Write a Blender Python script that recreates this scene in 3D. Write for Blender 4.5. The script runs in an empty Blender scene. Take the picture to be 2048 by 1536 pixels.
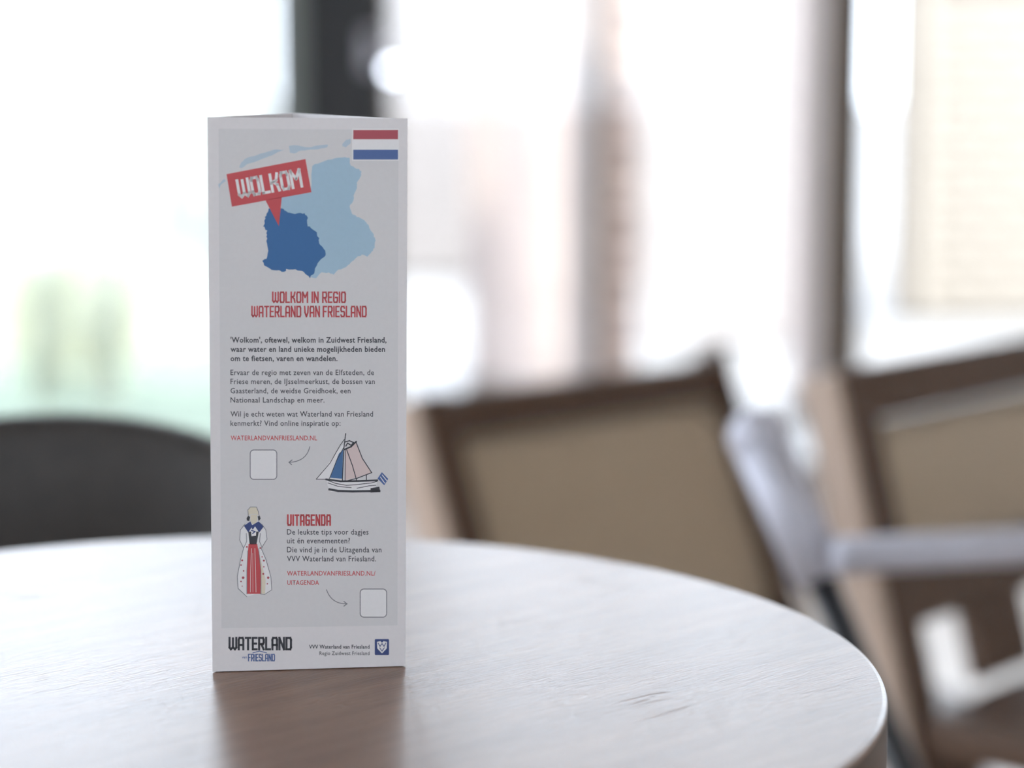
import bpy, bmesh, math, random
from mathutils import Vector, Matrix
from mathutils.geometry import tessellate_polygon
from math import sin, cos, pi
random.seed(7)
S = bpy.context.scene
COL = S.collection

# ---------------------------------------------------------------- camera
TZ = 0.75                       # height of the table top
F_PX, PITCH, CAMH = 4500.0, 0.13678, 0.32162
CAMPOS = Vector((0, 0, TZ + CAMH))
cam_d = bpy.data.cameras.new('camera'); cam = bpy.data.objects.new('camera', cam_d); COL.objects.link(cam)
cam_d.sensor_width = 36; cam_d.lens = F_PX * 36 / 2048
cam.location = CAMPOS; cam.rotation_euler = (pi/2 - PITCH, 0, 0)
cam_d.clip_start = 0.05; cam_d.clip_end = 300
cam_d.dof.use_dof = True; cam_d.dof.focus_distance = 1.215; cam_d.dof.aperture_fstop = 2.55
S.camera = cam

# ---------------------------------------------------------------- sky, sun, exposure
w = bpy.data.worlds.new('sky'); S.world = w; w.use_nodes = True
bg = w.node_tree.nodes['Background']; bg.inputs[0].default_value = (0.87, 0.94, 1.09, 1); bg.inputs[1].default_value = 4.8
sd = bpy.data.lights.new('sun', 'SUN'); sd.energy = 3.0; sd.angle = math.radians(2); sd.color = (1, 0.93, 0.82)
sun = bpy.data.objects.new('sun', sd); COL.objects.link(sun)
sun.rotation_euler = Vector((0.35, -0.55, 0.95)).to_track_quat('Z', 'Y').to_euler()
S.view_settings.view_transform = 'Standard'; S.view_settings.look = 'None'
S.view_settings.gamma = 1; S.view_settings.use_curve_mapping = False; S.view_settings.exposure = 0.78
S.cycles.use_denoising = True
S.cycles.max_bounces = 10; S.cycles.diffuse_bounces = 6; S.cycles.sample_clamp_indirect = 8

# ---------------------------------------------------------------- helpers
FWD = Vector((0, cos(PITCH), -sin(PITCH))); UPV = Vector((0, sin(PITCH), cos(PITCH)))
def ray(px, py): return Vector((1, 0, 0))*((px-1024)/F_PX) + UPV*((768-py)/F_PX) + FWD
def at(px, py, Y):
    d = ray(px, py); return CAMPOS + d*(Y/d.y)

def mat(name, col, rough=0.6, metal=0.0, spec=0.5, noise=0.0, scale=20, bump=0.0, stretch=(1, 1, 1), emit=None, sheen=0, trans=0):
    m = bpy.data.materials.new(name); m.use_nodes = True
    nt = m.node_tree; b = nt.nodes['Principled BSDF']
    b.inputs['Base Color'].default_value = (*col, 1); b.inputs['Roughness'].default_value = rough
    b.inputs['Metallic'].default_value = metal; b.inputs['Specular IOR Level'].default_value = spec
    if sheen: b.inputs['Sheen Weight'].default_value = sheen
    if emit: b.inputs['Emission Color'].default_value = (*emit[0], 1); b.inputs['Emission Strength'].default_value = emit[1]
    if noise or bump:
        tc = nt.nodes.new('ShaderNodeTexCoord'); mp = nt.nodes.new('ShaderNodeMapping'); mp.inputs['Scale'].default_value = stretch
        nz = nt.nodes.new('ShaderNodeTexNoise'); nz.inputs['Scale'].default_value = scale; nz.inputs['Detail'].default_value = 5
        nt.links.new(tc.outputs['Object'], mp.inputs[0]); nt.links.new(mp.outputs[0], nz.inputs['Vector'])
        if noise:
            r = nt.nodes.new('ShaderNodeValToRGB')
            r.color_ramp.elements[0].position = 0.3; r.color_ramp.elements[1].position = 0.7
            r.color_ramp.elements[0].color = (*[c*(1-noise) for c in col], 1); r.color_ramp.elements[1].color = (*[min(1, c*(1+noise)) for c in col], 1)
            nt.links.new(nz.outputs[0], r.inputs[0]); nt.links.new(r.outputs[0], b.inputs['Base Color'])
        if bump:
            bp = nt.nodes.new('ShaderNodeBump'); bp.inputs['Strength'].default_value = bump; bp.inputs['Distance'].default_value = 0.002
            nt.links.new(nz.outputs[0], bp.inputs['Height']); nt.links.new(bp.outputs[0], b.inputs['Normal'])
    return m

M = {
 'wall': mat('wall_plaster', (0.78, 0.73, 0.68), 0.9, noise=0.03, scale=8, bump=0.1),
 'ceiling': mat('ceiling_plaster', (0.80, 0.79, 0.77), 0.9, noise=0.02, scale=6),
 'floor': mat('floor_oak', (0.42, 0.33, 0.26), 0.30, noise=0.2, scale=6, stretch=(1, 8, 1), bump=0.1),
 'frame': mat('taupe_frame', (0.12, 0.085, 0.055), 0.45, noise=0.08, scale=30),
 'dark': mat('dark_pillar', (0.028, 0.030, 0.033), 0.55, noise=0.1, scale=20),
 'greenframe': mat('grey_green_frame', (0.30, 0.33, 0.31), 0.5, noise=0.05, scale=20),
 'lit_side_wood': mat('lit_side_wood', (0.47, 0.35, 0.27), 0.42, noise=0.12, scale=14, stretch=(6, 6, 0.6), bump=0.15),  # chair post side tone, window light painted into the colour
 'chair_wood': mat('chair_wood', (0.088, 0.045, 0.024), 0.5, noise=0.25, scale=14, stretch=(6, 6, 0.6), bump=0.15),
 'canvas': mat('taupe_canvas', (0.53, 0.425, 0.305), 0.85, noise=0.06, scale=90, bump=0.3, sheen=0.3),
 'steel': mat('grey_steel', (0.60, 0.59, 0.65), 0.62, metal=0.3, noise=0.04, scale=60),
 'shell': mat('dark_shell', (0.050, 0.044, 0.040), 0.62, noise=0.12, scale=60, bump=0.2),
 'edge': mat('table_edge', (0.10, 0.062, 0.045), 0.5, noise=0.2, scale=8, stretch=(1, 1, 12)),
 'black': mat('black_metal', (0.02, 0.02, 0.022), 0.4, noise=0.1, scale=40),
 'lawn': mat('lawn', (0.135, 0.168, 0.125), 0.9, noise=0.25, scale=9, bump=0.4),
 'paving': mat('pale_paving', (0.25, 0.24, 0.235), 0.9, noise=0.08, scale=5),
 'reed': mat('pale_reed', (0.67, 0.68, 0.57), 0.8, noise=0.2, scale=12),
 'fence': mat('white_fence', (0.22, 0.225, 0.21), 0.7, noise=0.1, scale=10, stretch=(5, 5, .5)),
 'brick': mat('pale_brick', (0.44, 0.40, 0.385), 0.9, noise=0.15, scale=18, bump=0.4),
 'brick_cream': mat('cream_brick', (0.335, 0.295, 0.25), 0.9, noise=0.12, scale=18, bump=0.4),
 'mortar': mat('mortar', (0.16, 0.13, 0.11), 0.95, noise=0.1, scale=30),
 'pinkr': mat('pink_render', (0.62, 0.53, 0.49), 0.9, noise=0.05, scale=6),
 'quoin': mat('pink_brick', (0.70, 0.53, 0.46), 0.9, noise=0.15, scale=18, bump=0.4),
 'quoin_mortar': mat('dark_mortar', (0.30, 0.20, 0.16), 0.95, noise=0.1, scale=30),
 'render': mat('beige_render', (0.54, 0.455, 0.43), 0.9, noise=0.05, scale=10),
 'shed': mat('shed_paint', (0.245, 0.22, 0.21), 0.8, noise=0.06, scale=10),
 'shed_white': mat('shed_white', (0.5, 0.5, 0.5), 0.6, noise=0.03, scale=10),
 'white_render': mat('white_render', (0.40, 0.39, 0.37), 0.9, noise=0.04, scale=10),
 'globe': mat('lit_globe', (0.9, 0.93, 1.0), 0.3, emit=((0.80, 0.87, 1.0), 9), noise=0.01),
}
def glass():
    m = bpy.data.materials.new('clear_glass'); m.use_nodes = True; nt = m.node_tree
    nt.nodes.remove(nt.nodes['Principled BSDF']); out = nt.nodes['Material Output']
    t = nt.nodes.new('ShaderNodeBsdfTransparent'); t.inputs[0].default_value = (0.97, 0.99, 0.98, 1)
    g = nt.nodes.new('ShaderNodeBsdfGlossy'); g.inputs['Roughness'].default_value = 0.02
    fr = nt.nodes.new('ShaderNodeFresnel'); fr.inputs[0].default_value = 1.45
    mx = nt.nodes.new('ShaderNodeMixShader')
    nt.links.new(fr.outputs[0], mx.inputs[0]); nt.links.new(t.outputs[0], mx.inputs[1]); nt.links.new(g.outputs[0], mx.inputs[2])
    nt.links.new(mx.outputs[0], out.inputs[0]); return m
M['glass'] = glass()

def link(name, bm, m, parent=None, smooth=False, loc=None):
    me = bpy.data.meshes.new(name); bmesh.ops.recalc_face_normals(bm, faces=bm.faces); bm.to_mesh(me); bm.free()
    if m: me.materials.append(m)
    if smooth:
        for p in me.polygons: p.use_smooth = True
    o = bpy.data.objects.new(name, me); COL.objects.link(o)
    if parent: o.parent = parent
    if loc is not None: o.location = loc
    return o
def tag(o, label=None, cat=None, group=None, kind=None):
    if label: o['label'] = label
    if cat: o['category'] = cat
    if group: o['group'] = group
    if kind: o['kind'] = kind
    return o
def empty(name, loc, rz=0):
    o = bpy.data.objects.new(name, None); COL.objects.link(o); o.location = loc; o.rotation_euler = (0, 0, rz); o.empty_display_size = .05
    return o
def box(bm, x0, x1, y0, y1, z0, z1, bev=0.0, mtx=None):
    r = bmesh.ops.create_cube(bm, size=1)
    vs = r['verts']
    for v in vs:
        v.co = Vector((x0 if v.co.x < 0 else x1, y0 if v.co.y < 0 else y1, z0 if v.co.z < 0 else z1))
    if bev:
        es = list({e for v in vs for e in v.link_edges})
        rr = bmesh.ops.bevel(bm, geom=es, offset=bev, segments=2, affect='EDGES', profile=.5)
        vs = list({v for f in rr['faces'] for v in f.verts} | {v for v in vs if v.is_valid})
    if mtx:
        for v in vs: v.co = mtx @ v.co
def bar(bm, a, b, wx, wy, side, bev=0.006):
    """a squared beam from a to b; side = direction along which it is wx wide"""
    a = Vector(a); b = Vector(b); z = (b-a).normalized(); x = Vector(side); x = (x - z*x.dot(z)).normalized(); y = z.cross(x)
    m = Matrix((x, y, z)).transposed().to_4x4(); m.translation = a
    box(bm, -wx/2, wx/2, -wy/2, wy/2, 0, (b-a).length, bev, m)
def tube(bm, pts, r, seg=14, cap=True):
    pts = [Vector(p) for p in pts]; rings = []
    for i, p in enumerate(pts):
        t = (pts[min(i+1, len(pts)-1)] - pts[max(i-1, 0)]).normalized()
        u = t.cross(Vector((0.13, 0.2, 1))).normalized() if abs(t.z) < .95 else t.cross(Vector((1, 0.1, 0))).normalized()
        v = t.cross(u)
        rr = r[i] if isinstance(r, (list, tuple)) else r
        rings.append([bm.verts.new(p + (u*cos(k*2*pi/seg) + v*sin(k*2*pi/seg))*rr) for k in range(seg)])
    for a, b in zip(rings, rings[1:]):
        for k in range(seg): bm.faces.new((a[k], a[(k+1) % seg], b[(k+1) % seg], b[k]))
    if cap: bm.faces.new(rings[0]); bm.faces.new(rings[-1])
def lathe(bm, prof, seg=48, c=(0, 0)):
    rings = []
    for r, z in prof:
        rings.append([bm.verts.new((c[0] + r*cos(k*2*pi/seg), c[1] + r*sin(k*2*pi/seg), z)) for k in range(seg)] if r > 1e-6 else [bm.verts.new((c[0], c[1], z))])
    for a, b in zip(rings, rings[1:]):
        for k in range(seg):
            q = [a[k % len(a)], a[(k+1) % len(a)], b[(k+1) % len(b)], b[k % len(b)]]
            q = list(dict.fromkeys(q))
            if len(q) > 2: bm.faces.new(q)
def one_box(name, m, parent, *a, bev=0.0, loc=None):
    bm = bmesh.new(); box(bm, *a, bev=bev); return link(name, bm, m, parent, loc=loc)

# ---------------------------------------------------------------- the room
X0, X1, YB, YW, ZC = -3.4, 3.2, -3.2, 6.0, 2.75
st = lambda o: tag(o, kind='structure')
st(one_box('floor', M['floor'], None, X0-.2, X1+.2, YB-.2, YW+.15, -.1, 0))
st(one_box('ceiling', M['ceiling'], None, X0-.2, X1+.2, YB-.2, YW+.15, ZC, ZC+.12))
def opening_wall(name, axis, c, t, a0, a1, ops):
    """wall along one axis at coordinate c with thickness t and openings (u0,u1,z0,z1)"""
    bm = bmesh.new()
    def seg(u0, u1, z0, z1):
        if u1-u0 < 1e-4 or z1-z0 < 1e-4: return
        if axis == 'x': box(bm, u0, u1, c, c+t, z0, z1)
        else: box(bm, c, c+t, u0, u1, z0, z1)
    u = a0
    for (u0, u1, z0, z1) in sorted(ops):
        seg(u, u0, 0, ZC); seg(u0, u1, 0, z0); seg(u0, u1, z1, ZC); u = u1
    seg(u, a1, 0, ZC)
    return st(link(name, bm, M['wall']))
opening_wall('wall_left', 'y', X0-.2, .2, YB, YW+.15, [(0.6, 4.6, .5, 2.4)])
opening_wall('wall_right', 'y', X1, .2, YB, YW+.15, [])
opening_wall('wall_back', 'x', YB-.2, .2, X0, X1, [(-1.6, 1.4, .8, 2.3)])
ZH = 2.62
opening_wall('wall_front', 'x', YW, .15, X0, X1, [(X0+.15, X1-.15, 0.0, ZH)])
def px2x(px, Y=YW): return at(px, 149, Y).x
def glazed(name, u0, u1, z0, z1, c, axis='x', fw=.05, m='frame'):
    """one framed pane: a structure window with its frame bars and its glass"""
    e = st(empty(name, (0, 0, 0)))
    for k, (a0, a1, b0, b1) in enumerate(((u0, u0+fw, z0, z1), (u1-fw, u1, z0, z1), (u0+fw, u1-fw, z0, z0+fw), (u0+fw, u1-fw, z1-fw, z1))):
        bm = bmesh.new()
        if axis == 'x': box(bm, a0, a1, c-.03, c+.03, b0, b1, .004)
        else: box(bm, c-.03, c+.03, a0, a1, b0, b1, .004)
        link('frame_bar', bm, M[m], e)
    bm = bmesh.new()
    if axis == 'x': box(bm, u0+fw, u1-fw, c-.004, c+.004, z0+fw, z1-fw)
    else: box(bm, c-.004, c+.004, u0+fw, u1-fw, z0+fw, z1-fw)
    link('pane', bm, M['glass'], e); return e
xa, xb = px2x(606), px2x(768)              # dark pillar
xm1, xm2 = px2x(1203), px2x(1699)          # slim brown mullions
c = YW+.07
glazed('window_1', X0+.15, xa-.045, 0, ZH, c, m='greenframe', fw=.035)
st(one_box('trim_1', M['greenframe'], None, xa-.045, xa, c-.05, c+.05, 0, ZH, bev=.004))
st(one_box('wall_pillar', M['dark'], None, xa, xb, YW-.04, YW+.16, 0, ZH, bev=.006))
glazed('window_2', xb, xm1, 0, ZH, c, fw=.018)
glazed('window_3', xm1, xm2-.034, 0, ZH, c, fw=.018)
st(one_box('trim_2', M['frame'], None, xm2-.034, xm2+.034, c-.05, c+.05, 0, ZH, bev=.004))
glazed('window_4', xm2+.034, X1-.15, 0, ZH, c, fw=.018)
glazed('window_fill_left', 0.6, 4.6, .5, 2.4, X0-.1, axis='y')  # unseen side window, added to light the chair sides and the card
glazed('window_fill_back', -1.6, 1.4, .8, 2.3, YB-.1)  # unseen window behind the camera, added and sized for fill light
for n, (x0, x1, y0, y1) in {'left': (X0, X0+.015, YB, YW), 'right': (X1-.015, X1, YB, YW), 'back': (X0+.015, X1-.015, YB, YB+.015)}.items():
    st(one_box('baseboard_'+n, M['ceiling'], None, x0, x1, y0, y1, 0, .09, bev=.003))

# ---------------------------------------------------------------- outside
def grid(name, m, x0, x1, y0, y1, z):
    return st(one_box(name, m, None, x0, x1, y0, y1, z-.05, z))
grid('ground', M['paving'], -40, 40, -20, 90, -.03)
grid('ground_lawn', M['lawn'], -9, px2x(620, 8), YW+.35, 9.0, 0.0)

def clump(loc, h, n, r, label):
    bm = bmesh.new()
    for i in range(n):
        a = random.random()*2*pi; rr = r*math.sqrt(random.random())
        hh = h*random.uniform(.35, 1.0); ln = random.uniform(.01, .08); la = random.random()*2*pi
        bx, by = rr*cos(a), rr*sin(a); wd = random.uniform(.008, .02); fa = random.random()*pi
        pv = None
        for k in range(4):
            t = k/3; px_, py_ = bx+ln*t*t*cos(la), by+ln*t*t*sin(la); ww = wd*(1-t*.75)
            q = [bm.verts.new((px_-ww*cos(fa), py_-ww*sin(fa), hh*t)), bm.verts.new((px_+ww*cos(fa), py_+ww*sin(fa), hh*t))]
            if pv: bm.faces.new((pv[0], pv[1], q[1], q[0]))
            pv = q
    o = link('ornamental_grass', bm, M['reed'], None); o.location = loc
    return tag(o, label, 'plant', 'grasses outside the left window')
GR = [(-70, 7.9, .50, 120, 'low pale grass clump at the far left edge of the window'), (10, 8.6, .58, 130, 'grass clump left of the tallest one, second from the window edge'),
      (78, 7.5, .62, 110, 'grass clump touching the left side of the tallest one'), (138, 8.2, .73, 190, 'tallest and densest grass clump seen through the left window'),
      (198, 7.45, .54, 90, 'low grass clump between the tallest and the second tallest one'), (256, 8.5, .68, 130, 'second tallest grass clump, right of the tallest one'),
      (350, 8.8, .46, 50, 'sparse short grass clump nearest the dark pillar')]
for px, Y, h, n, lab in GR: clump((px2x(px, Y), Y, 0), h, n, .05, lab)
fe = tag(empty('garden_fence', (px2x(440, 10.5), 10.5, 0)), 'white upright board fence far behind the lawn', 'fence')
fb = bmesh.new(); box(fb, -.062, .062, -.012, .012, 0, 1.9, .004); fme = link('fence_board', fb, M['fence'], fe)
fme.location = (-.56, 0, 0)
for i in range(1, 9):
    o = fme.copy(); COL.objects.link(o); o.location = (-.56+.145*i, random.uniform(-.006, .006), random.uniform(-.02, .02)); o.parent = fe
for z in (.3, 1.5): one_box('rail', M['fence'], fe, -.62, .66, .014, .05, z, z+.08, bev=.003)

def brickwork(root, x0, x1, z0, z1, y, m, bw=.21, bh=.055, j=.01, tooth=.0):
    """individual bricks in running bond standing proud of a mortar core (local coordinates of root)"""
    me = {}
    def bmsh(wd):
        k = round(wd, 3)
        if k not in me:
            b = bmesh.new(); box(b, -wd/2, wd/2, 0, .05, 0, bh, .003); mm = bpy.data.meshes.new('brick'); b.to_mesh(mm); b.free(); mm.materials.append(m); me[k] = mm
        return me[k]
    z = z0; r = 0
    while z + bh <= z1:
        x = x0 - (tooth if r % 2 else 0)
        first = bw/2 if r % 2 else bw
        while x < x1 - .03:
            wd = min(first, x1-x); first = bw
            o = bpy.data.objects.new('brick', bmsh(wd-j)); COL.objects.link(o); o.parent = root
            o.location = (x+wd/2, y-.008+random.uniform(-.002, .002), z)
            x += wd
        z += bh+j; r += 1
xp0, xp1 = px2x(1300, 9.2), px2x(1600, 9.2)
pier = tag(empty('brick_pier', (xp0, 9.2, 0)), 'wide sunlit pale brick pier standing outside between the two brown mullions', 'pier')
one_box('mortar_core', M['mortar'], pier, .01, xp1-xp0-.01, .01, .40, 0, 2.0)
brickwork(pier, 0, xp1-xp0, 0.0, 1.75, 0, M['brick'], bh=.075)
one_box('render_top', M['white_render'], pier, 0, xp1-xp0, -.012, .41, 1.75, 2.02)
xq0, xq1 = px2x(1206, 7.2), px2x(1284, 7.2)
col_ = tag(empty('brick_column', (xq0, 7.2, 0)), 'slim pinkish brick column outside, just right of the first brown mullion', 'column')
one_box('mortar_core', M['quoin_mortar'], col_, .012, xq1-xq0-.012, .012, .12, 0, 1.9)
brickwork(col_, 0, xq1-xq0, 0.0, 1.9, 0, M['quoin'], bw=.20, bh=.088, j=.02)
one_box('cap', M['white_render'], col_, -.01, xq1-xq0+.01, -.02, .13, 1.9, 1.94)
xw0, xw1 = px2x(1800, 10.0), px2x(2500, 10.0)
fac = tag(empty('brick_house_wall', (xw0, 10.0, 0)), 'cream brick house wall outside, beyond the rightmost window', 'wall')
one_box('mortar_core', M['mortar'], fac, .01, xw1-xw0-.01, .01, .3, 0, 2.0)
brickwork(fac, 0, xw1-xw0, 0.0, 1.5, 0, M['brick_cream'], bh=.07)
one_box('render_top', M['white_render'], fac, 0, xw1-xw0, -.012, .31, 1.5, 2.02)
one_box('downpipe', M['brick_cream'], fac, px2x(1828, 10)-xw0, px2x(1862, 10)-xw0, -.09, -.02, 0, 1.95, bev=.02)
for i, (p0, p1, Y, lab) in enumerate([(935, 1000, 7.5, 'beige rendered garden post nearest the white advertising card'), (1128, 1190, 7.2, 'beige rendered garden post against the first brown mullion'),
                                      (1588, 1668, 7.0, 'beige rendered garden post between brick pier and second brown mullion')]):
    x0, x1 = px2x(p0, Y), px2x(p1, Y)
    o = tag(empty('garden_post', ((x0+x1)/2, Y, 0)), lab, 'post', 'garden posts outside the window'); wd = (x1-x0)/2
    one_box('shaft', M['render'], o, -wd, wd, -.05, .05, .06, 1.9, bev=.006); one_box('plinth', M['mortar'], o, -wd-.01, wd+.01, -.06, .06, 0, .06, bev=.004)
    one_box('cap', M['render'], o, -wd-.01, wd+.01, -.06, .06, 1.9, 1.94, bev=.004)
o = tag(empty('garden_wall', (px2x(1000, 7.8), 7.8, 0)), 'pinkish rendered garden wall outside between the two beige posts', 'wall')
wr = px2x(1200, 7.8)-o.location.x
one_box('wall_body', M['pinkr'], o, 0, wr, 0, .15, 0, 1.6); one_box('coping', M['render'], o, -.02, wr+.02, -.02, .17, 1.6, 1.64, bev=.006)

xs0, xs1 = px2x(772, 12.0), px2x(1700, 12.0)
shd = tag(empty('garden_shed', (xs0, 12.0, 0)), 'pale painted garden shed far behind the garden posts and brick pier', 'shed'); sw = xs1-xs0
one_box('shed_wall', M['shed'], shd, 0, sw, 0, 1.6, 0, 2.3); one_box('roof', M['shed'], shd, -.1, sw+.1, -.15, 1.75, 2.3, 2.38, bev=.01)
for q in (958, 1040):
    u = px2x(q, 12.0)-xs0
    f_ = one_box('window_frame', M['shed_white'], shd, u, u+.17, -.03, .01, .52, 1.9, bev=.004)
    for z0 in (.57, 1.02, 1.47): one_box('pane', M['shed_white'], f_, u+.02, u+.15, -.034, -.028, z0, z0+.38)

# ---------------------------------------------------------------- lamp on the pillar
p = at(786, 140, YW-.13); px_, pz_ = p.x, p.z
lam = tag(empty('wall_lamp', (xb-.03, YW-.04, pz_)), 'small lit round globe lamp on the dark pillar above the card', 'lamp')
bm = bmesh.new(); box(bm, -.018, .018, -.015, 0, .0, .10, .004); link('backplate', bm, M['steel'], lam)
bm = bmesh.new(); tube(bm, [(0, -.01, .06), (0.0, -.09, .06), (px_-xb+.03, -.09, .045), (px_-xb+.03, -.09, .02)], .006); link('arm', bm, M['steel'], lam, True)
bm = bmesh.new(); bmesh.ops.create_uvsphere(bm, u_segments=24, v_segments=16, radius=.012); g = link('globe', bm, M['globe'], lam, True, (px_-xb+.03, -.09, 0))

# ---------------------------------------------------------------- wooden lounge chairs
def lounge(A, yaw, rec, W, label, extra):
    """A = top front corner of the near-left post; chair faces (sin yaw, -cos yaw), leaning back by rec"""
    root = tag(empty('lounge_chair', (A.x, A.y, 0), yaw), label, 'chair')
    # local: x = width, -y = facing, z = up
    top = Vector((0, 0, A.z)); dn = Vector((0, -sin(rec), -cos(rec))); nf = Vector((0, -cos(rec), sin(rec)))   # nf: front normal
    Lp = A.z/cos(rec); D = extra['D']; Fw = .058; Fr = .022
    def P(u, t, d=0): return top + Vector((u, 0, 0)) + dn*t - nf*d
    def beam(name, a, b, wx, m='chair_wood', wy=D, bev=.006):
        bm = bmesh.new(); bar(bm, a, b, wx, wy, (1, 0, 0), bev); return link(name, bm, M[m], root)
    beam('post', P(Fw/2, 0, D/2), P(Fw/2, Lp, D/2) , Fw); beam('post', P(W-Fr/2, -.015, D/2), P(W-Fr/2, Lp, D/2), Fr)
    o = beam('lit_side_board', P(-.007, .004, D/2), P(-.007, Lp-.01, D/2), .014, 'lit_side_wood', D-.004, .002); o['label'] = 'outer side of the post with window light painted in tan'  # thin added board, its lighter tan imitates window light on the post side
    bm = bmesh.new(); bar(bm, P(Fw, .033, D/2), P(W-Fr, .033, D/2), .062, .05, dn, .006); link('top_rail', bm, M['chair_wood'], root)
    # padded panel, slightly pillowed
    bm = bmesh.new(); n = 12; t0, t1 = extra['panel']; fr = []; bk = []
    for j in range(n+1):
        for i in range(n+1):
            s, t = i/n, j/n; bul = .018*(1-(2*s-1)**4)*(1-(2*t-1)**4)
            fr.append(bm.verts.new(P(Fw+(W-Fw-Fr)*s, t0+(t1-t0)*t, .030-bul))); bk.append(bm.verts.new(P(Fw+(W-Fw-Fr)*s, t0+(t1-t0)*t, .052+bul*.5)))
    for j in range(n):
        for i in range(n):
            a = j*(n+1)+i
            bm.faces.new((fr[a], fr[a+1], fr[a+n+2], fr[a+n+1])); bm.faces.new((bk[a], bk[a+n+1], bk[a+n+2], bk[a+1]))
    for i in range(n):
        for (a, b) in ((i, i+1), (n*(n+1)+i, n*(n+1)+i+1), (i*(n+1), (i+1)*(n+1)), (i*(n+1)+n, (i+1)*(n+1)+n)):
            bm.faces.new((fr[a], fr[b], bk[b], bk[a]))
    link('back_panel', bm, M['canvas'], root, True)
    bm = bmesh.new(); bar(bm, P(Fw, t1+.03, D/2), P(W-Fr, t1+.03, D/2), .065, .04, dn, .004); link('lower_rail', bm, M['chair_wood'], root)
    for u in extra.get('slats', ()):
        beam('slat', P(W*u, t1+.04, D/2), P(W*u, extra['seat_t'], D/2), extra.get('slat_w', .04), wy=.025, bev=.003)
    # seat, front legs, stretcher
    sdp = extra['depth']; sc = P(0, extra['seat_t']); y0, z0 = sc.y-.01, sc.z
    bm = bmesh.new(); box(bm, .0, W, y0-sdp, y0, z0-.045, z0, .008); link('seat', bm, M['chair_wood'], root)
    for u in (Fw/2, W-Fw/2):
        beam('leg', Vector((u, y0-sdp+.03, z0-.045)), Vector((u, y0-sdp+.02, 0)), .045, wy=.045)
    return root
def topcorner(px, py, Y): return at(px, py, Y)
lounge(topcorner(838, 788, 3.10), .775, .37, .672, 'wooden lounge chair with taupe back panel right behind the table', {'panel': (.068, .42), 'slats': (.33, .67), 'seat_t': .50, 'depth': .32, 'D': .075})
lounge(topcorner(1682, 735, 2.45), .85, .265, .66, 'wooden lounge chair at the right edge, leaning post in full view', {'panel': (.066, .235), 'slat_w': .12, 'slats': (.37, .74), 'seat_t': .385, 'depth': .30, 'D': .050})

# grey steel stand in front of them
Ys = 2.08
a_top, a_low, a_mid = at(1518, 875, Ys+.04), at(1680, 1250, Ys-.02), at(1642, 1160, Ys-.005)
k = a_low.z/(a_top.z-a_low.z); a_bot = a_low + (a_low-a_top)*k
org = Vector((a_bot.x, a_bot.y, 0)); b0 = at(1675, 1112, Ys-.05)-org; bdir = Vector((cos(.22), sin(.22), 0))
sc_ = tag(empty('steel_stand', org), 'grey steel stand with leaning pole and level bar in front of the lounge chairs', 'stand')
bm = bmesh.new(); tube(bm, [a_top-org, a_mid-org], .027, 18); link('pole', bm, M['steel'], sc_, True)
bm = bmesh.new(); tube(bm, [a_mid-org, a_bot-org], .015, 16); o = link('leg', bm, M['black'], sc_, True); o['label'] = 'black lower leg'
bm = bmesh.new(); bmesh.ops.create_uvsphere(bm, u_segments=20, v_segments=12, radius=.029); link('knob', bm, M['steel'], sc_, True, a_top-org)
bm = bmesh.new(); tube(bm, [b0, b0+bdir*.36], .0175, 16); link('level_bar', bm, M['steel'], sc_, True)
ml = a_mid-org; bm = bmesh.new(); tube(bm, [b0+bdir*.01, Vector((b0.x+.01*bdir.x, ml.y, b0.z))], .009); link('bracket', bm, M['black'], sc_, True)
e2 = b0+bdir*.36
bm = bmesh.new(); tube(bm, [e2-bdir*.02, Vector((e2.x+.02, e2.y-.02, 0))], .011); link('leg', bm, M['black'], sc_, True)

# ---------------------------------------------------------------- dark shell chair behind the table
cx_ = at(70, 860, 1.80)
sh = tag(empty('shell_chair', (cx_.x, 1.84, 0)), 'dark grey rounded shell chair tucked behind the table on the left', 'chair')
bm = bmesh.new(); nu, nv = 32, 14; R_ = .235; zt = cx_.z; fr = []; bk = []
for j in range(nv+1):
    for i in range(nu+1):
        th = -1.30+2.60*i/nu; t = j/nv
        hgt = zt - .10*(abs(th)/1.30)**2.2*1.0
        z = .46 + (hgt-.46)*t; lean = .05*t
        for lst, rr in ((fr, R_), (bk, R_+.022)):
            rr2 = rr*(.86+.14*t)
            lst.append(bm.verts.new((rr2*sin(th), rr2*cos(th)*.8-.20+lean, z)))
W1 = nu+1
for j in range(nv):
    for i in range(nu):
        a = j*W1+i; bm.faces.new((fr[a], fr[a+1], fr[a+W1+1], fr[a+W1])); bm.faces.new((bk[a], bk[a+W1], bk[a+W1+1], bk[a+1]))
for i in range(nu):
    bm.faces.new((fr[i], bk[i], bk[i+1], fr[i+1])); a = nv*W1+i; bm.faces.new((fr[a], fr[a+1], bk[a+1], bk[a]))
for j in range(nv):
    a = j*W1; bm.faces.new((fr[a], fr[a+W1], bk[a+W1], bk[a])); a += nu; bm.faces.new((fr[a], bk[a], bk[a+W1], fr[a+W1]))
link('backrest', bm, M['shell'], sh, True)
bm = bmesh.new(); lathe(bm, [(0, .42), (.19, .42), (.215, .44), (.215, .455), (.19, .47), (0, .475)], 40, (0, -.20)); link('seat', bm, M['shell'], sh, True)
for sx in (-1, 1):
    for sy in (-1, 1):
        bm = bmesh.new(); tube(bm, [(sx*.12, -.20+sy*.12, .425), (sx*.20, -.20+sy*.19, 0)], [.014, .010]); link('leg', bm, M['black'], sh, True)

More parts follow.
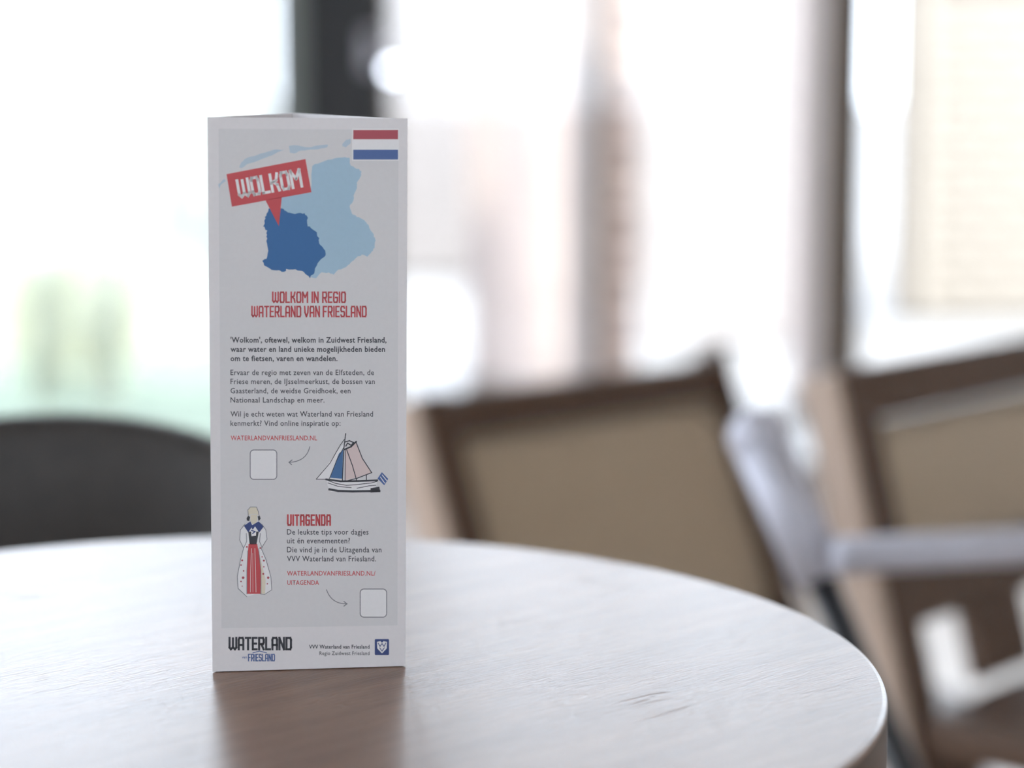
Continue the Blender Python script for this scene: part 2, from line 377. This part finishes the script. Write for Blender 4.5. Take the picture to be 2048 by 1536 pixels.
# ---------------------------------------------------------------- round table
TX, TY, TR, TH = -0.1640, 1.19282, 0.3640, 0.045
m = bpy.data.materials.new('lacquered_oak'); m.use_nodes = True; nt = m.node_tree; b = nt.nodes['Principled BSDF']; N = nt.nodes.new; Lk = nt.links.new
tc = N('ShaderNodeTexCoord'); rot = N('ShaderNodeMapping'); rot.inputs['Rotation'].default_value = (0, 0, -0.76)
Lk(tc.outputs['Object'], rot.inputs[0])
def scaled(sx, sy, sz=1):
    mp = N('ShaderNodeMapping'); mp.inputs['Scale'].default_value = (sx, sy, sz); Lk(rot.outputs[0], mp.inputs[0]); return mp
n1 = N('ShaderNodeTexNoise'); n1.inputs['Scale'].default_value = 9; n1.inputs['Detail'].default_value = 6; Lk(scaled(.7, 7).outputs[0], n1.inputs['Vector'])
n2 = N('ShaderNodeTexNoise'); n2.inputs['Scale'].default_value = 120; n2.inputs['Detail'].default_value = 4; n2.inputs['Roughness'].default_value = .65; Lk(scaled(.5, 4).outputs[0], n2.inputs['Vector'])
rp = N('ShaderNodeValToRGB'); e = rp.color_ramp.elements; e[0].position = .3; e[0].color = (.185, .092, .052, 1); e[1].position = .72; e[1].color = (.30, .168, .100, 1)
Lk(n1.outputs[0], rp.inputs[0])
mixc = N('ShaderNodeMixRGB'); mixc.blend_type = 'MULTIPLY'; mixc.inputs[0].default_value = .5; Lk(rp.outputs[0], mixc.inputs[1])
rp2 = N('ShaderNodeValToRGB'); e = rp2.color_ramp.elements; e[0].position = .38; e[0].color = (.55, .52, .5, 1); e[1].position = .55; e[1].color = (1, 1, 1, 1)
Lk(n2.outputs[0], rp2.inputs[0]); Lk(rp2.outputs[0], mixc.inputs[2]); Lk(mixc.outputs[0], b.inputs['Base Color'])
# sparse deep pores / cracks along the grain
vr = N('ShaderNodeTexNoise'); vr.inputs['Scale'].default_value = 5; vr.inputs['Detail'].default_value = 3; vr.inputs['Distortion'].default_value = 1.2; Lk(scaled(.8, 4).outputs[0], vr.inputs['Vector'])
cr = N('ShaderNodeValToRGB'); e = cr.color_ramp.elements; e[0].position = .488; e[0].color = (1, 1, 1, 1); e[1].position = .5; e[1].color = (0, 0, 0, 1)
e2 = cr.color_ramp.elements.new(.512); e2.color = (1, 1, 1, 1)
Lk(vr.outputs[0], cr.inputs[0])
ms = N('ShaderNodeTexNoise'); ms.inputs['Scale'].default_value = 7; Lk(rot.outputs[0], ms.inputs['Vector'])
mr = N('ShaderNodeValToRGB'); e = mr.color_ramp.elements; e[0].position = .60; e[1].position = .68; Lk(ms.outputs[0], mr.inputs[0])
inv = N('ShaderNodeMath'); inv.operation = 'SUBTRACT'; inv.inputs[0].default_value = 1; Lk(cr.outputs[0], inv.inputs[1])
mul = N('ShaderNodeMath'); mul.operation = 'MULTIPLY'; Lk(inv.outputs[0], mul.inputs[0]); Lk(mr.outputs[0], mul.inputs[1])
sub = N('ShaderNodeMath'); sub.operation = 'MULTIPLY_ADD'; sub.inputs[1].default_value = -1.0; Lk(mul.outputs[0], sub.inputs[0]); Lk(n2.outputs[0], sub.inputs[2])
bp = N('ShaderNodeBump'); bp.inputs['Strength'].default_value = .55; bp.inputs['Distance'].default_value = .0006
Lk(sub.outputs[0], bp.inputs['Height']); Lk(bp.outputs[0], b.inputs['Normal'])
ro = N('ShaderNodeMath'); ro.operation = 'MULTIPLY_ADD'; ro.inputs[1].default_value = .12; ro.inputs[2].default_value = .25; Lk(n2.outputs[0], ro.inputs[0]); Lk(ro.outputs[0], b.inputs['Roughness'])
b.inputs['IOR'].default_value = 1.62
M['table'] = m
tb = tag(empty('round_table', (TX, TY, 0)), 'round oak table with glossy top carrying the advertising card', 'table')
bm = bmesh.new(); lathe(bm, [(0, TZ-TH), (TR-.006, TZ-TH), (TR-.0015, TZ-TH+.002), (TR, TZ-TH+.005), (TR, TZ-.003), (TR-.0008, TZ-.0009), (TR-.003, TZ), (0, TZ)], 256)
o = link('tabletop', bm, M['table'], tb, False); o.data.materials.append(M['edge'])
for p_ in o.data.polygons:
    if abs(p_.normal.z) < .3: p_.material_index = 1
bm = bmesh.new(); lathe(bm, [(0, .03), (.035, .03), (.035, TZ-TH-.012), (.13, TZ-TH-.012), (.13, TZ-TH), (0, TZ-TH)], 32); link('column', bm, M['black'], tb, False)
bm = bmesh.new(); lathe(bm, [(0, 0), (.22, 0), (.225, .006), (.22, .014), (.04, .032), (0, .034)], 48); link('base', bm, M['black'], tb, True)

# ---------------------------------------------------------------- the card
CX, CY, CYAW = -0.10899, 1.1947, 0.11583
wv = Vector((cos(CYAW), sin(CYAW), 0)); nv_ = Vector((-sin(CYAW), cos(CYAW), 0)); CB = Vector((CX, CY, TZ))
def face(px, py):
    """photo pixel -> (u, v) on the card's front face"""
    d = ray(px, py); t = (CB-CAMPOS).dot(nv_)/d.dot(nv_); q = CAMPOS + d*t - CB
    return (q.dot(wv), q.z)
def pmat(name, col, rough=.55):
    return mat(name, col, rough, noise=.012, scale=400, spec=.35)
PM = {
 'paper': pmat('card_white', (.80, .765, .765)), 'panel': pmat('card_grey', (.72, .70, .70)),
 'red': pmat('print_red', (.60, .085, .095)), 'flagred': pmat('flag_red', (.45, .085, .11)), 'blue': pmat('flag_blue', (.085, .15, .36)),
 'white': pmat('print_white', (.86, .84, .84)), 'lblue': pmat('map_light_blue', (.40, .565, .69)), 'dblue': pmat('map_dark_blue', (.045, .155, .37)),
 'ink': pmat('print_ink', (.055, .055, .065)), 'soft': pmat('print_soft_ink', (.22, .22, .24)), 'cream': pmat('print_cream', (.76, .69, .55)),
 'pink': pmat('print_pink', (.74, .60, .58)), 'navy': pmat('badge_navy', (.05, .075, .22)), 'steel': pmat('ship_blue', (.07, .17, .36)), 'pale': pmat('islands_blue', (.50, .60, .68)),
}
card = tag(empty('table_card', (CX, CY, TZ+.0004), CYAW), 'tall white three-sided printed card with map and red lettering standing on the round table', 'card')
tl, tr_, br, bl = face(415, 236), face(815, 238.5), face(811, 1333), face(425, 1345)
bl = (bl[0], 0); br = (br[0], 0); pk = face(600, 234)
T = .0006
def panel(name, pts):
    """pts: list of (x,y,z) outline on a vertical plane, thickened inwards"""
    bm = bmesh.new(); vs = [Vector(p) for p in pts]; n = (vs[1]-vs[0]).cross(vs[2]-vs[0]).normalized()*T
    a = [bm.verts.new(v) for v in vs]; c_ = [bm.verts.new(v-n) for v in vs]
    bm.faces.new(a); bm.faces.new(c_)
    for i in range(len(vs)): bm.faces.new((a[i], a[(i+1) % len(vs)], c_[(i+1) % len(vs)], c_[i]))
    return link(name, bm, PM['paper'], card)
dep = .092; am = (0.0, dep, 0); hm = (tl[1]+tr_[1])/2
panel('front_panel', [(bl[0], 0, 0), (br[0], 0, 0), (tr_[0], 0, tr_[1]), (tl[0], 0, tl[1])])
panel('side_panel', [(br[0], .0003, 0), (am[0], dep, 0), (-.004, dep, hm+.0010), (tr_[0], .0003, tr_[1]-.0002)])
panel('side_panel', [(am[0]-.0012, dep, 0), (bl[0], .0003, 0), (tl[0], .0003, tl[1]-.0002), (-.0052, dep, hm+.0010)])
LAY = 5e-5
def flat(name, polys, m, layer, parent=None, label=None):
    """polygons in photo pixels laid flat on the front face; layer lifts each ink a hair"""
    bm = bmesh.new(); y = -LAY*layer
    for P_ in polys:
        q = [face(*p) for p in P_]
        ar = sum(q[i][0]*q[(i+1) % len(q)][1]-q[(i+1) % len(q)][0]*q[i][1] for i in range(len(q)))
        if ar < 0: q.reverse()
        vs = [bm.verts.new((u, y, v)) for u, v in q]
        for t in tessellate_polygon([[Vector((u, v, 0)) for u, v in q]]):
            a, b_, c2 = [vs[k] for k in t]
            if (b_.co-a.co).cross(c2.co-a.co).y > 0: a, b_ = b_, a
            bm.faces.new((a, b_, c2))
    me = bpy.data.meshes.new(name); bm.to_mesh(me); bm.free(); me.materials.append(PM[m])
    o = bpy.data.objects.new(name, me); COL.objects.link(o); o.parent = parent or card
    if label: o['label'] = label
    return o
def rib(pts, wd):
    """a stroke of constant width as quads (pixels), mitred by overlap"""
    out = []
    for (x0, y0), (x1, y1) in zip(pts, pts[1:]):
        l = math.hypot(x1-x0, y1-y0) or 1; dx, dy = (x1-x0)/l*wd/2, (y1-y0)/l*wd/2
        out.append([(x0-dx-dy, y0-dy+dx), (x1+dx-dy, y1+dy+dx), (x1+dx+dy, y1+dy-dx), (x0-dx+dy, y0-dy-dx)])
    return out
def rounded(x0, y0, x1, y1, r, n=5):
    o = []
    for cx, cy, a in ((x1-r, y0+r, -90), (x1-r, y1-r, 0), (x0+r, y1-r, 90), (x0+r, y0+r, 180)):
        for i in range(n+1): t = math.radians(a+90*i/n); o.append((cx+r*cos(t), cy+r*sin(t)))
    return o
flat('print_ground', [[(437, 259), (797, 261), (795, 1252), (443, 1258)]], 'panel', 1, label='pale grey printed field')
z1 = lambda L: [(400+x/4.151, 210+y/4.151) for x, y in L]
def rough(P_, amp, n=3):
    out = []
    for i, (x, y) in enumerate(P_):
        x2, y2 = P_[(i+1) % len(P_)]
        for k in range(n):
            t = k/n; out.append((x+(x2-x)*t+random.uniform(-amp, amp), y+(y2-y)*t+random.uniform(-amp, amp)))
    return out
LM = [(930,510),(1000,480),(1090,455),(1180,440),(1240,440),(1250,505),(1300,535),(1345,555),(1330,610),(1300,650),(1305,690),(1280,740),(1270,800),(1245,850),(1255,900),(1300,935),(1350,950),(1390,990),(1410,1040),(1440,1080),(1455,1130),(1450,1190),(1430,1225),(1390,1265),(1345,1250),(1310,1265),(1260,1310),(1210,1350),(1150,1375),(1110,1410),(1070,1400),(1010,1395),(960,1440),(920,1432),(940,1300),(960,1200),(900,1100),(840,980),(700,900),(670,860),(680,770),(920,735)]
DM = [(570,870),(545,920),(540,960),(530,1010),(555,1050),(555,1100),(550,1160),(565,1220),(555,1280),(515,1300),(540,1345),(600,1370),(650,1380),(690,1395),(720,1370),(790,1370),(850,1385),(890,1420),(915,1440),(950,1400),(965,1340),(1000,1290),(1045,1255),(1030,1200),(985,1155),(985,1110),(965,1060),(920,1025),(890,1010),(895,940),(870,905),(820,905),(780,915),(730,895),(690,870),(640,860)]
flat('province_map', [z1(rough(LM, 5))], 'lblue', 2, label='light blue map')
flat('island_map', [z1(rough(q, 3)) for q in (
    [(325,525),(345,480),(380,450),(450,430),(540,400),(620,375),(700,378),(640,402),(570,435),(480,468),(400,492),(350,530)],
    [(740,345),(800,340),(850,350),(900,360),(970,345),(1060,336),(1058,355),(980,375),(890,380),(830,388),(790,408),(745,402)],
    [(1180,330),(1215,295),(1250,288),(1248,330),(1212,356),(1185,350)], [(150,665),(200,622),(215,636),(172,668),(158,700)])], 'pale', 2, label='pale blue islands')
flat('region_map', [z1(rough(DM, 6))], 'dblue', 3, label='dark blue region')
bub = flat('speech_bubble', [z1([(220,580),(875,455),(925,730),(265,850)]), z1([(545,800),(680,765),(655,1012)])], 'red', 4, label='red tilted speech bubble')

# octagonal stroke lettering (cell 0..1 wide, 0..1 high from the baseline)
c_ = .16
O_ = [(c_,0),(1-c_,0),(1,c_),(1,1-c_),(1-c_,1),(c_,1),(0,1-c_),(0,c_),(c_,0)]
G = {
 'W': (1.5, [[(0,1),(0,c_),(.2,0),(.5,.18),(.8,0),(1,c_),(1,1)], [(.5,.18),(.5,.95)]]), 'O': (1, [O_]), 'D': (1, [[(0,0),(1-c_,0),(1,c_),(1,1-c_),(1-c_,1),(0,1),(0,0)]]),
 'L': (.85, [[(0,1),(0,0),(1,0)]]), 'K': (1, [[(0,0),(0,1)], [(1,1),(.75,.62),(0,.5)], [(.35,.52),(.8,.35),(1,0)]]), 'M': (1.3, [[(0,0),(0,1),(.5,.5),(1,1),(1,0)]]),
 'I': (0, [[(0,0),(0,1)]]), 'N': (1, [[(0,0),(0,1),(1,0),(1,1)]]), 'R': (1, [[(0,0),(0,1),(1-c_,1),(1,1-c_),(1,.6),(1-c_,.45),(0,.45)], [(.5,.45),(1,0)]]),
 'E': (.85, [[(1,1),(0,1),(0,0),(1,0)], [(0,.5),(.85,.5)]]), 'G': (1, [[(1,.85),(1-c_,1),(c_,1),(0,1-c_),(0,c_),(c_,0),(1-c_,0),(1,c_),(1,.48),(.5,.48)]]),
 'A': (1, [[(0,0),(0,1-c_),(c_,1),(1-c_,1),(1,1-c_),(1,0)], [(0,.38),(1,.38)]]), 'T': (1, [[(0,1),(1,1)], [(.5,1),(.5,0)]]), 'V': (1, [[(0,1),(.1,.4),(.5,0),(.9,.4),(1,1)]]),
 'F': (.85, [[(1,1),(0,1),(0,0)], [(0,.5),(.8,.5)]]), 'S': (.95, [[(1,.85),(1-c_,1),(c_,1),(0,1-c_),(0,.62),(c_,.5),(1-c_,.5),(1,.38),(1,c_),(1-c_,0),(c_,0),(0,.15)]]),
 'U': (1, [[(0,1),(0,c_),(c_,0),(1-c_,0),(1,c_),(1,1)]]),
}
def strokes(text, x0, x1, yb, h, wd, gap=.55, ang=0, space=.9):
    adv = 0; cells = []
    for ch in text:
        if ch == ' ': adv += space; continue
        wdt, st_ = G[ch]; cells.append((adv, wdt, st_)); adv += wdt+gap
    tot = adv-gap; sc = (x1-x0-wd)/tot; out = []
    for a, wdt, st_ in cells:
        for s in st_:
            out += rib([(x0+wd/2+(a+px*wdt)*sc, yb-wd/2-py*(h-wd)) for px, py in s], wd)
    if ang:
        ca, sa = cos(ang), sin(ang)
        out = [[(x0+(x-x0)*ca+(y-yb)*sa, yb-(x-x0)*sa+(y-yb)*ca) for x, y in q] for q in out]
    return out
flat('bubble_lettering', strokes('WOLKOM', 477.5, 609, 399, 39, 5.6, gap=.5, ang=.176), 'white', 5, bub, 'white lettering')
def flagr(y0, y1): return [[(706.5, y0), (796, y0), (796, y1), (706.5, y1)]]
flg = flat('flag', [[(704, 258.5), (798, 258.5), (798, 323), (704, 323)]], 'white', 3, label='small striped flag')
flat('red_stripe', flagr(261.5, 280), 'flagred', 4, flg); flat('blue_stripe', flagr(301, 320.5), 'blue', 4, flg)
flat('headline_lettering', strokes('WOLKOM IN REGIO', 544, 692, 607.5, 23, 3.1, gap=.58, space=.75), 'red', 2, label='red headline')
flat('headline_lettering', strokes('WATERLAND VAN FRIESLAND', 502.5, 733.5, 636, 23, 3.0, gap=.58, space=.6), 'red', 2, label='red headline')
flat('heading_lettering', strokes('UITAGENDA', 574, 662, 1053, 23, 3.4, gap=.7), 'red', 2, label='red heading')
flat('logo_lettering', strokes('WATERLAND', 457, 584, 1302, 27, 4.2, gap=.55), 'ink', 2, label='black logo lettering')
flat('logo_lettering', strokes('FRIESLAND', 496, 550, 1324, 15, 2.0, gap=.6) + rib([(506, 1307), (519, 1303.5), (533, 1307)], 1.6), 'blue', 2, label='small blue logo lettering')

def text(s, x0, x1, yb, cap, m, bold=0, name='text_line', right=False, parent=None, label=None):
    cu = bpy.data.curves.new('t', 'FONT'); cu.body = s; cu.size = 1; cu.resolution_u = 2; cu.offset = bold; cu.space_character = 1.06
    o = bpy.data.objects.new('t', cu); COL.objects.link(o)
    dg = bpy.context.evaluated_depsgraph_get(); dg.update()
    me = bpy.data.meshes.new_from_object(o.evaluated_get(dg)); bpy.data.objects.remove(o)
    xs = [v.co.x for v in me.vertices]; mn, mx = min(xs), max(xs)
    sx = (x1-x0)/(mx-mn); sy = cap/.70
    for v in me.vertices:
        u, vv = face(x0+(v.co.x-mn)*sx, yb-v.co.y*sy); v.co = (u, -LAY*2, vv)
    me.name = name; me.materials.clear(); me.materials.append(PM[m])
    r = bpy.data.objects.new(name, me); COL.objects.link(r); r.parent = parent or card
    if label: r['label'] = label
    return r
for s, x1, yb in (("'Wolkom', oftewel, welkom in Zuidwest Friesland,", 773, 686.5), ('waar water en land unieke mogelijkheden bieden', 770, 705), ('om te fietsen, varen en wandelen.', 675, 723.5)):
    text(s, 461, x1, yb, 11.0, 'ink', .022, label='bold dark text')
for s, x1, yb in (('Ervaar de regio met zeven van de Elfsteden, de', 748, 751.5), ('Friese meren, de IJsselmeerkust, de bossen van', 749.5, 769.5), ('Gaasterland, de weidse Greidhoek, een', 701, 788), ('Nationaal Landschap en meer.', 649, 806.5),
                  ('Wil je echt weten wat Waterland van Friesland', 746, 834.5), ('kenmerkt? Vind online inspiratie op:', 681, 853)):
    text(s, 461, x1, yb, 10.8, 'ink', .008)
text('WATERLANDVANFRIESLAND.NL', 461.5, 634, 882, 9.5, 'red', .012, label='red address line')
for s, x1, yb in (('De leukste tips voor dagjes', 737, 1070.5), ('uit en evenementen?', 700, 1088), ('Die vind je in de Uitagenda van', 763, 1106), ('VVV Waterland van Friesland.', 752, 1124)):
    text(s.replace('uit en', 'uit \u00e9n'), 574, x1, yb, 11, 'ink', .008)
text('WATERLANDVANFRIESLAND.NL/', 574, 751, 1152.5, 9.3, 'red', .012, label='red address line')
text('UITAGENDA', 574.5, 638, 1171, 9.3, 'red', .012, label='red address line')
text('VVV Waterland van Friesland', 618, 739, 1298.5, 7.6, 'ink', .02)
text('Regio Zuidwest Friesland', 639, 739, 1311.5, 7.6, 'ink', .004)
text('van', 484, 494, 1318, 5, 'blue', .01)
for x0, y0, x1, y1 in ((499.5, 900.5, 554.5, 961), (719.5, 1178.5, 774, 1236.5)):
    f_ = flat('code_frame', [rounded(x0, y0, x1, y1, 8)], 'soft', 2, label='empty rounded frame'); flat('frame_field', [rounded(x0+1.7, y0+1.7, x1-1.7, y1-1.7, 6.5)], 'white', 3, f_)
def arc(P0, P1, P2, n=10): return [((1-t)**2*P0[0]+2*t*(1-t)*P1[0]+t*t*P2[0], (1-t)**2*P0[1]+2*t*(1-t)*P1[1]+t*t*P2[1]) for t in [i/n for i in range(n+1)]]
flat('arrow', rib(arc((619.5, 895), (613, 924), (580, 926)), 1.6)+rib([(584, 921.5), (578, 926), (583, 930.5)], 1.8), 'soft', 2, label='thin curved arrow')
flat('arrow', rib(arc((653, 1181), (663, 1209), (692, 1209)), 1.6)+rib([(688, 1204.5), (694, 1209), (688, 1213.5)], 1.8), 'soft', 2, label='thin curved arrow')

z3 = lambda L: [(400+x/4.267, 850+y/4.267) for x, y in L]
ship = flat('ship_drawing', [z3([(1080,475),(1510,487),(1500,560),(1535,575),(1115,575),(1088,520)])], 'white', 3, label='sailing ship drawing')
flat('sail', [z3([(1205,185),(1230,170),(1225,470),(1095,462),(995,468)])], 'white', 3, ship); flat('sail', [z3([(1222,215),(1212,465),(1105,455),(1185,250)])], 'steel', 4, ship, 'blue sail')
flat('sail', [z3([(1238,222),(1330,150),(1390,300),(1465,412),(1330,455),(1240,480)])], 'pink', 3, ship, 'pale pink sail')
ln = []
for s, wd in (([(1243,80),(1228,200),(1215,485)],2.0), ([(1230,130),(1195,180),(1110,330),(992,468),(1090,470)],1.3), ([(1225,200),(1170,300),(1105,462)],1.4), ([(1240,215),(1238,480)],1.4),
              ([(1252,218),(1300,350),(1338,482)],1.8), ([(1330,148),(1385,290),(1465,412),(1335,462),(1262,480)],1.8), ([(1232,215),(1290,190),(1332,148)],3.0), ([(1240,150),(1275,140),(1310,155),(1290,180),(1260,160),(1245,185)],2.2),
              ([(1420,430),(1420,475)],1.8), ([(1090,478),(1160,505),(1250,520),(1330,515),(1460,500),(1510,487)],1.4), ([(1092,500),(1180,530),(1290,540)],1.3), ([(1340,545),(1440,525),(1500,520)],1.3)):
    ln += rib(z3(s), wd)
ln += rib(z3([(1078,470),(1200,486),(1350,484),(1512,478)]), 3.6) + rib(z3([(1105,555),(1180,568),(1300,572),(1530,568)]), 4.4)
ln.append(z3([(1455,545),(1530,532),(1538,578),(1455,582)]))
flat('ship_lines', ln, 'ink', 5, ship)
flat('pennant', [z3([(1515,462),(1552,408),(1606,465),(1572,520)])], 'blue', 5, ship, 'small blue pennant'); flat('pennant_stripe', rib(z3([(1540,450),(1575,500)]), 1.6)+rib(z3([(1555,432),(1592,478)]), 1.6), 'white', 6, ship)

lady = flat('figure_drawing', [z3([(385,850),(345,900),(338,985),(372,1055),(345,1160),(318,1300),(325,1400),(400,1470),(470,1450),(550,1452),(612,1412),(605,1300),(560,1150),(522,1058),(572,980),(560,900),(530,855),(455,830)])], 'white', 3, label='drawing of a lady in red traditional dress')
flat('coat_lining', [z3([(500,1080),(530,1200),(560,1330),(555,1445),(515,1445),(518,1250)])], 'cream', 4, lady)
flat('skirt', [z3([(415,1020),(488,1020),(508,1130),(520,1250),(516,1446),(400,1446),(402,1250),(405,1120)])], 'red', 5, lady, 'red skirt')
flat('skirt_fold', rib(z3([(440,1060),(432,1250),(430,1430)]), 1.3)+rib(z3([(468,1060),(475,1250),(478,1430)]), 1.3)+rib(z3([(450,1100),(452,1430)]), .8), 'pink', 6, lady)
flat('bodice', [z3([(412,915),(502,915),(482,1025),(424,1025)])], 'ink', 5, lady)
flat('blouse', [z3([(432,880),(482,880),(478,950),(440,955)])], 'white', 6, lady)
flat('collar', [z3([(375,865),(430,828),(445,860),(500,828),(545,870),(505,922),(470,870),(450,900),(440,880),(412,922)])]+rib(z3([(440,905),(470,915),(450,930)]), 2), 'navy', 7, lady)
flat('face', [z3([(432,770),(488,770),(490,820),(470,850),(445,850),(430,820)])], 'cream', 5, lady)
flat('hat', [z3([(415,775),(410,730),(430,706),(480,706),(495,740),(498,775),(480,765),(440,765)])], 'cream', 6, lady)
flat('hair', [z3([(398,800),(412,780),(428,790),(420,825),(400,820)]), z3([(492,785),(510,778),(518,805),(500,825)])], 'ink', 6, lady)
ol = []
for s in ([(412,778),(408,730),(430,705),(482,705),(498,745),(505,790)], [(385,850),(345,900),(338,985),(372,1055),(345,1160),(318,1300),(325,1400),(400,1470)], [(530,855),(562,900),(572,980),(522,1058),(562,1150),(605,1300),(612,1412),(550,1452),(515,1446)],
          [(400,1446),(400,1250),(408,1080)], [(520,1446),(520,1250),(500,1060)], [(395,930),(398,1000),(375,1050)], [(515,930),(508,1000),(530,1050)]): ol += rib(z3(s), 1.15)
flat('outline', ol, 'soft', 8, lady)
dots = []
for x, y, r in ((400,1045,8),(360,1160,9),(350,1200,7),(372,1250,7),(368,1308,12),(350,1340,7),(545,1162,9),(530,1130,6),(545,1215,6),(540,1275,9),(582,1308,11),(515,1055,8),(575,1360,6),(360,1380,5)):
    dots.append(z3([(x+r*cos(a*pi/3), y+r*sin(a*pi/3)) for a in range(6)]))
flat('flower_print', dots, 'flagred', 8, lady)
bd = flat('badge', [rounded(749.5, 1279.5, 778, 1311.5, 2)], 'navy', 2, label='navy badge with white shield')
flat('shield', [[(754, 1285), (761, 1283.5), (764, 1287), (767, 1283.5), (774, 1285), (773.5, 1298), (764, 1308), (754.5, 1298)]], 'white', 3, bd)
flat('shield_mark', rib([(756.5, 1287.5), (760, 1294), (763.8, 1288.5)], 1.6)+rib([(764.2, 1288.5), (768, 1294), (771.5, 1287.5)], 1.6)+rib([(759.5, 1297), (764, 1303.5), (768.5, 1297)], 1.6), 'navy', 4, bd)
